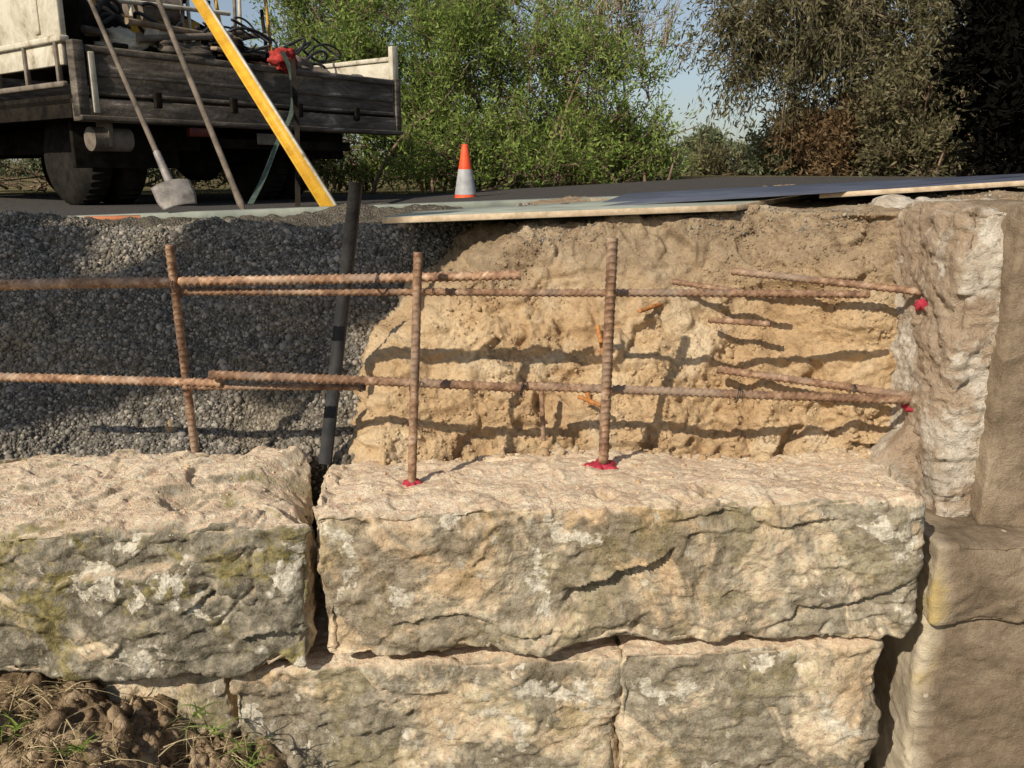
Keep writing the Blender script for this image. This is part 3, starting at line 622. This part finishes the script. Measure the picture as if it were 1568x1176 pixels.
cyl_obj('air_tank', (.12, .14, -.10), (.40, .14, -.10), 1, tank, tr, 28, [(0, .04), (.04, .075), (.96, .075), (1, .04)]); tb('tank_bracket', .22, .25, .06, .22, -.15, .03, tank)
tb('tail_light', .75, .92, -.02, .03, -.07, -.01, plain('tail_lens', (.08, .012, .01), (.14, .03, .015), 20, .3)); tb('number_plate', 1.3, 1.55, -.01, .0, -.11, -.03, tank)
tb('tow_bar', 1.0, 2.3, .10, .16, -.14, -.07, blk)
cv = np.array([[0, 0], [1.7, 0], [1.75, .75], [1.35, 1.55], [.1, 1.6], [0, 1.5]])
V = np.concatenate([[(.15, LB+.15+y, z-.1) for y, z in cv], [(Wd-.35, LB+.15+y, z-.1) for y, z in cv]])
acc = Acc(); acc.add(V, [np.array([[k, (k+1) % 6, (k+1) % 6+6, k+6] for k in range(6)]), np.array([[0, 3, 2, 1], [0, 5, 4, 3], [6, 7, 8, 9], [6, 9, 10, 11]])]); co = acc.obj('cab', cream, False, tr); bb = co.modifiers.new('b', 'BEVEL'); bb.width = .05; bb.segments = 3
glass = plain('dark_glass', (.02, .025, .03), (.03, .035, .04), 5, .1)
tb('side_window', .135, .15, LB+.5, LB+1.35, .75, 1.25, glass)
yel = plain('yellow_paint', (.50, .27, .02), (.68, .40, .035), 8, .5); yelw = plain('worn_yellow', (.16, .09, .02), (.55, .31, .04), 6, .7); red = plain('red_cloth', (.22, .02, .02), (.40, .06, .05), 12, .9)
grn = plain('green_strap', (.035, .055, .045), (.08, .11, .08), 20, .8); timb = plain('timber', (.16, .11, .07), (.34, .25, .16), 9, .85); blkr = plain('black_hose', (.01, .01, .01), (.03, .03, .03), 20, .5)
load = bpy.data.objects.new('load', None); load.parent = tr; sc.collection.objects.link(load)
def lb(nm, c_, s_, mt, rot=None): return box_obj(nm, c_, s_, mt, load, rot, .012)
lb('generator_body', (1.05, .75, .66), (.45, .4, .26), yelw, (0, 0, .3)); lb('generator_base', (1.0, .75, .44), (.65, .5, .14), blk, (0, 0, .3)); cyl_obj('engine', (.75, .55, .80), (1.1, .6, .84), .11, tank, load); lb('fuel_tank', (1.0, .7, .98), (.4, .3, .12), blk, (0, .1, .2))
for k in range(14): cyl_obj('frame_tube_%d' % k, (.25+.12*k, .3+.1*(k % 3), .30), (.45+.12*k, .62+.1*(k % 2), .95+.12*(k % 4)), .014, [blk, yelw, tank, cream][k % 4], load, 10)
cyl_obj('frame_top', (.4, .5, .98), (1.7, .6, 1.1), .016, yelw, load, 10); cyl_obj('frame_top_b', (.3, .4, .80), (1.5, .5, .86), .016, cream, load, 10)
lb('toolbox', (1.75, .8, .50), (.5, .4, .28), tank, (0, 0, -.2)); lb('tarp_bundle', (.42, .6, .60), (.5, .4, .3), blk, (.1, .2, .3)); lb('mixer_body', (1.5, 1.3, .70), (.6, .5, .5), blk, (.4, .2, .3)); lb('crate', (.7, 1.6, .7), (.9, .7, .6), alu, (0, 0, .1))
lb('white_bucket', (.75, .25, .56), (.16, .16, .16), cream, (.2, .3, .1)); lb('broken_board', (1.3, .12, .50), (.5, .08, .03), timb, (.1, .15, .1)); lb('yellow_housing', (.72, .5, .62), (.22, .2, .18), yel, (.3, .2, .5))
for k in range(22):
    y = .06+.05*k; z0 = .46+R.uniform(0, .18); cyl_obj('pole_%d' % k, (.15+R.uniform(0, .5), y, z0), (1.9+R.uniform(-.7, .7), y+R.uniform(-.1, .3), z0+R.uniform(-.05, .26)), R.uniform(.010, .026), [timb, tank, blk, cream, alu, timb][k % 6], load, 12)
acc = Acc()
for k in range(15):
    th = np.linspace(0, 2*math.pi*1.3, 60); c_ = np.array([.25+.15*k+R.uniform(-.1, .1), .15+R.uniform(0, .4), .48+R.uniform(0, .16)]); rr_ = R.uniform(.08, .2)
    pts = c_+np.stack([rr_*np.cos(th), rr_*.5*np.sin(th), .05*np.sin(th*1.5+k)+.02*th], 1); acc.add(*tube(pts, R.uniform(.007, .014), 8))
acc.obj('hoses', blkr, True, load)
def cloth(nm, c_, s_, mt, seed, parent):
    n = 40; a, b = np.meshgrid(np.linspace(0, 2*math.pi, n), np.linspace(0, math.pi, n), indexing='ij'); d = np.stack([np.cos(a)*np.sin(b), np.sin(a)*np.sin(b), np.cos(b)], -1).reshape(-1, 3)
    rr_ = 1+.45*fbm(d*1.8, 3, seed)+.25*np.abs(vn(d*5, seed+4)); V = np.array(c_)+d*rr_[:, None]*np.array(s_); mesh_obj(nm, V, [gfaces(n, n)], mt, parent=parent)
cloth('red_rag', (1.58, .0, .49), (.09, .07, .08), red, 5, load); cloth('cement_bag', (.55, .3, .50), (.18, .14, .08), cream, 9, load); cloth('sack', (1.25, .2, .50), (.22, .16, .09), blk, 11, load); cloth('tool_bag', (1.95, .25, .46), (.22, .15, .10), tank, 14, load); cloth('sack_b', (.85, .15, .48), (.2, .12, .08), alu, 17, load)
acc = Acc(); sp_ = [P(430, 75, 6.5), P(447, 110, 6.55), P(450, 170, 6.5), P(425, 215, 6.3), P(405, 270, 5.6), P(380, 318, 4.9)]
sp_ = np.array(sp_); tt = np.linspace(0, 5, 40); sp2 = np.stack([np.interp(tt, range(6), sp_[:, k]) for k in range(3)], 1)
sp2 = np.stack([np.convolve(np.pad(sp2[:, k], 3, mode='edge'), np.ones(7)/7, 'valid') for k in range(3)], 1)
V = np.stack([sp2-[.016, 0, 0], sp2+[.016, .01, 0]], 1).reshape(-1, 3); acc.add(V, gfaces(40, 2)); acc.obj('ratchet_strap', grn)
sp3 = np.stack([P(448, 90, 6.4), P(455, 200, 6.4), P(456, 322, 6.0)]); acc = Acc(); V = np.stack([sp3-[.018, 0, 0], sp3+[.018, 0, 0]], 1).reshape(-1, 3); acc.add(V, gfaces(3, 2)); acc.obj('ratchet_strap', blk)
# ------------------------------------------------------------------ long tools
steel = plain('worn_steel', (.13, .115, .10), (.30, .27, .24), 12, .6, .3); wood = plain('shovel_handle', (.07, .055, .04), (.17, .135, .10), 10, .8)
sh = bpy.data.objects.new('shovel', None); sc.collection.objects.link(sh)
a = P(118, -45, 5.15); b = P(262, 284, 4.35)
cyl_obj('handle', a, b, .014, wood, sh, 14, [(0, .012), (.5, .013), (.86, .014), (1, .014)]); cyl_obj('socket', a+(b-a)*.86, b, 1, steel, sh, 14, [(0, .017), (1, .022)])
ax = (b-a)/np.linalg.norm(b-a); n = 14; uu, vv = np.meshgrid(np.linspace(-1, 1, n), np.linspace(0, 1, n), indexing='ij')
side = np.array([.80, .52, .28]); side -= ax*(side@ax); side /= np.linalg.norm(side); nv = np.cross(side, ax)
wv = .095*(1-.35*np.clip(vv-.6, 0, 1)**1.3*1.6); V = b+ax*(vv*.15-.01)[..., None]+side*(uu*wv)[..., None]+nv*(-.03*(1-uu**2)*(1-.4*vv))[..., None]
o = mesh_obj('blade', V, [gfaces(n, n)], steel, parent=sh); s_ = o.modifiers.new('s', 'SOLIDIFY'); s_.thickness = .004
a = P(226, -40, 5.6); b = P(375, 328, 4.5)
cyl_obj('crowbar', a, b, .017, wood, None, 12, [(0, .012), (.1, .016), (.9, .016), (.96, .02), (1, .006)])
a = P(286, -30, 6.1); b = P(508, 322, 4.5); ax = b-a; Ln = np.linalg.norm(ax); ax /= Ln; sd = np.cross(ax, [0, 1, 0]); sd /= np.linalg.norm(sd); nd = np.cross(ax, sd)
st = bpy.data.objects.new('screed_level', None); sc.collection.objects.link(st)
Rm = np.stack([sd, nd, ax], 1)
for nm, off, s_, mt in (('body', 0, (.056, .022), yel), ('edge_rail', .033, (.012, .034), cream), ('edge_rail_low', -.033, (.012, .034), yel)):
    V, F = boxv((a+b)/2+sd*off, (s_[0], s_[1], Ln), Rm); mesh_obj(nm, V, [F], mt, smooth=False, parent=st)
for k, off in enumerate((-.9, .75)):
    V, F = boxv((a+b)/2+ax*off-nd*.012, (.02, .006, .12), Rm); mesh_obj('handle_slot_%d' % (k+1), V, [F], blk, smooth=False, parent=st)
# ------------------------------------------------------------------ vegetation
def ellip(n, c_, r, rs, po=.45):
    d = rs.normal(size=(n, 3)); d /= np.linalg.norm(d, axis=1)[:, None]; return np.array(c_)+d*(rs.rand(n)**po)[:, None]*np.array(r)
def tree(name, base, cc_, cr_, stems, ncl, twl, nleaf, ll, lw, mats, tr_=.06, seed=0, upb=.5, spread=.35, ntw=7, bare=0.0, zmin=None, droop=0, pts=None, gap=-.22, twr=1.0, tgts=None, limbs=True):
    rs = np.random.RandomState(seed); acc = Acc(); base = np.array(base, float)
    cen = ellip(int(ncl*2.2), cc_, cr_, rs) if pts is None else pts
    if pts is None: cen = cen[vn(cen*2.4/np.mean(cr_)+seed, seed) > gap][:ncl]
    if zmin is not None: cen = cen[cen[:, 2] > zmin]
    sps = []
    for k in range(stems):
        tgt = np.array(cc_)+rs.normal(size=3)*np.array(cr_)*[.55, .55, .3]+np.array([0, 0, cr_[2]*.45]); b0 = base+rs.normal(size=3)*[.12*stems**.5, .12*stems**.5, 0]
        if tgts is not None: tgt = np.array(tgts[k])
        t = np.linspace(0, 1, 14)[:, None]; p_ = b0*(1-t)+tgt*t; p_[:, :2] = b0[:2]+(tgt-b0)[:2]*t**1.5
        p_ += np.stack([vn(np.stack([t[:, 0]*3+k*7, t[:, 0]*0+seed, t[:, 0]*0+q_], 1), seed) for q_ in range(3)], 1)*.07*np.linalg.norm(tgt-b0)*t
        sps.append(p_); acc.add(*tube(p_, tr_*(1-.8*t[:, 0])/stems**.4, 7))
    SPt = np.concatenate(sps)
    LP = []; LD = []
    for c_ in cen:
        if limbs:
            dd = np.linalg.norm(SPt-c_, axis=1)+(SPt[:, 2] > c_[2])*.6*np.mean(cr_); s0 = SPt[dd.argmin()]
            t = np.linspace(0, 1, 6)[:, None]; p_ = s0*(1-t)+c_*t; p_[:, 2] += (np.sin(t[:, 0]*math.pi)*.1)*np.linalg.norm(c_-s0); p_ += rs.normal(0, .025, p_.shape)*np.linalg.norm(c_-s0)*np.sin(t*math.pi)
            acc.add(*tube(p_, tr_*.11*(1-.7*t[:, 0])+.002, 5))
        else: acc.add(*tube(np.stack([[c_[0], c_[1], -.3], c_]), .03, 4))
        dens = rs.rand() > bare
        for k in range(ntw):
            d = rs.normal(size=3)*spread; d[2] += upb*rs.uniform(.2, 1); d += (c_-np.array(cc_))/np.array(cr_)*.25; d /= np.linalg.norm(d)+1e-9
            L = twl*rs.uniform(.5, 1.3); st_ = c_+rs.normal(0, .08, 3)*twl; t2 = np.linspace(0, 1, 4)[:, None]; tp_ = st_+d*L*t2; tp_[:, 2] -= droop*L*t2[:, 0]**2
            acc.add(*tube(tp_, np.array([.004, .003, .002, .001])*twr, 3, False))
            if dens:
                nl = int(nleaf*rs.uniform(.6, 1.3)); tt_ = rs.rand(nl, 1); LP.append(st_+d*L*tt_-np.array([0, 0, 1.])*droop*L*tt_**2+rs.normal(0, .07*twl+.01, (nl, 3)))
                q_ = rs.normal(size=(nl, 3))+d*1.0; q_[:, 2] -= droop*1.5; LD.append(q_)
    LP = np.concatenate(LP); D = np.concatenate(LD); D /= np.linalg.norm(D, axis=1)[:, None]; n = len(LP)
    sd_ = np.cross(D, rs.normal(size=(n, 3))); sd_ /= np.linalg.norm(sd_, axis=1)[:, None]; l = ll*rs.uniform(.6, 1.3, (n, 1)); w_ = lw*rs.uniform(.6, 1.3, (n, 1))
    V = np.stack([LP, LP+D*l*.45+sd_*w_/2, LP+D*l, LP+D*l*.45-sd_*w_/2], 1).reshape(-1, 3); acc.add(V, np.arange(4*n).reshape(-1, 4), 1)
    return acc.obj(name, mats, False)
zg = -.22
def bush(u, v, rx_, rz_, Yd, seed, ncl=190, **k):
    c_ = P(u, v, Yd); d_ = dict(twl=.42, nleaf=23, ll=.065, lw=.020, mats=[barkt, lf_green], tr_=.05, upb=.8, spread=.45); d_.update(k)
    tree(d_.pop('name', 'wattle_shrub'), (c_[0], Yd, zg), c_, (rx_, rx_*.6, rz_), d_.pop('stems', 7), ncl, seed=seed, zmin=zg+.1, **d_)
bush(575, 165, .9, 1.2, 10.0, 1, 120, gap=-.1); bush(740, 150, 1.25, 1.4, 10.4, 2, 205, gap=-.1); bush(890, 195, .95, 1.0, 10.0, 3, 130, bare=.15, gap=-.1); bush(700, 250, 1.8, .5, 9.8, 4, 140)
bush(930, 70, .85, 1.0, 10.8, 5, 50, bare=.6, upb=1.6, twl=.6, mats=[barkp, lf_green], twr=1.8); bush(490, 50, .9, 1.0, 11.5, 6, 90, gap=-.1); bush(790, 10, 1.4, 1.0, 11.8, 7, 75, bare=.5, upb=1.5, gap=-.05, mats=[barkp, lf_green], twr=1.6); bush(965, 235, .65, .45, 10.2, 8, 50); bush(640, 10, 1.2, .9, 12, 11, 80, gap=-.1)
bush(250, 280, 2.4, .4, 11.5, 9, 110, mats=[barkt, lf_gum]); bush(20, 285, 1.6, .5, 11.5, 10, 60, mats=[barkt, lf_gum]); bush(430, 260, .9, .5, 10.2, 19, 70, mats=[barkt, lf_gum])
def gum(u, v, rx_, rz_, Yd, seed, ncl, bu, **k):
    c_ = P(u, v, Yd); b_ = P(bu, 270, Yd); d_ = dict(twl=.7, nleaf=25, ll=.13, lw=.033, mats=[barkp, lf_gum], tr_=.12, upb=.2, spread=.6, droop=.7, stems=2, ntw=6, gap=-.05); d_.update(k)
    tree(d_.pop('name', 'gum_tree'), (b_[0], Yd, zg), c_, (rx_, rx_*.6, rz_), d_.pop('stems'), ncl, seed=seed, zmin=zg+.6, **d_)
gum(1300, 20, 2.3, 1.45, 15, 21, 190, 1446, tgts=[P(1440, -40, 15), P(1300, -150, 15)]); gum(1115, 40, .75, .9, 15, 22, 28, 1446, stems=1, tgts=[P(1180, -120, 15)], tr_=.06); gum(1480, 110, 1.3, 1.5, 14, 25, 110, 1475)
gum(1082, 232, .50, .62, 26, 23, 34, 1080, mats=[barkt, lf_far], ll=.16, lw=.06, gap=-.2, ntw=5, twl=.35, tr_=.08, upb=.6, droop=0)
bush(1325, 220, 1.6, .7, 15, 24, 150, name='gum_sapling', mats=[barkt, lf_brown], ll=.10, lw=.035, gap=-.1); bush(1215, 235, .8, .6, 16, 26, 80, name='gum_sapling', mats=[barkt, lf_far], ll=.1, lw=.035); bush(1440, 190, 1.2, 1.0, 13.5, 27, 100, name='gum_sapling', mats=[barkt, lf_gum], ll=.1, lw=.035); bush(1130, 268, .9, .22, 17, 28, 40, name='gum_sapling', mats=[barkt, lf_gum], ll=.1, lw=.035)
c_ = P(1625, 60, 6.0)
tree('finger_blur_tree', (c_[0]+.1, 6.0, -.15), c_+[.25, 0, 0], (.80, .8, 1.25), 1, 420, .32, 30, .07, .035, [blk, lf_blur], .1, 31, .4, .5, 7)  # added tree, stands in for the dark blur of a finger at the lens
rs = np.random.RandomState(99); pts = np.stack([rs.uniform(-50, 60, 800), rs.uniform(42, 60, 800), rs.uniform(-.5, 1, 800)], 1); pts[:, 2] = -.3+(rs.rand(800)**1.3)*(.8+.7*vn(np.stack([pts[:, 0]*.15, pts[:, 0]*0, pts[:, 0]*0], 1), 3))*1.2
tree('distant_trees', (0, 50, -.3), (0, 50, .5), (60, 9, 2), 1, 0, .55, 14, .32, .18, [barkt, lf_far], .02, 98, .5, .7, 6, pts=pts, limbs=False)
# added unseen tree behind the camera, left: clumps shaped to shade the gravel
sun_t = 7.0; tg = []
for u, v, Yy_, r_ in [(420, 400, 3.05, .20), (560, 385, 3.0, .15), (640, 368, 3.1, .10), (330, 450, 2.92, .17), (190, 490, 2.85, .16), (50, 480, 2.88, .20), (40, 385, 3.2, .13), (300, 510, 2.78, .13), (160, 540, 2.72, .09), (430, 470, 2.85, .12), (30, 560, 2.68, .13), (-80, 480, 2.9, .3), (500, 425, 2.95, .12), (420, 352, 3.4, .13), (560, 350, 3.4, .12), (30, 350, 3.5, .10), (-70, 620, 2.58, .16), (390, 540, 2.66, .05)]:
    c_ = P(u, v, Yy_)+S*sun_t; rs_ = np.random.RandomState(int(u+v*3) % 1000); m = int(100*r_/.2); d = rs_.normal(size=(m, 3)); d /= np.linalg.norm(d, axis=1)[:, None]; tg.append(c_+d*(rs_.rand(m)**.4*r_*.85)[:, None])
tg = np.concatenate(tg); tc = tg.mean(0)
tree('unseen_shade_caster', (tc[0]-1.2, tc[1]-.8, -1.7), tc, (.8, .8, .6), 1, 0, .10, 9, .07, .05, [barkp, lf_gum], .12, 55, .2, .6, 5, pts=tg)
print('DONE', len(bpy.data.objects))
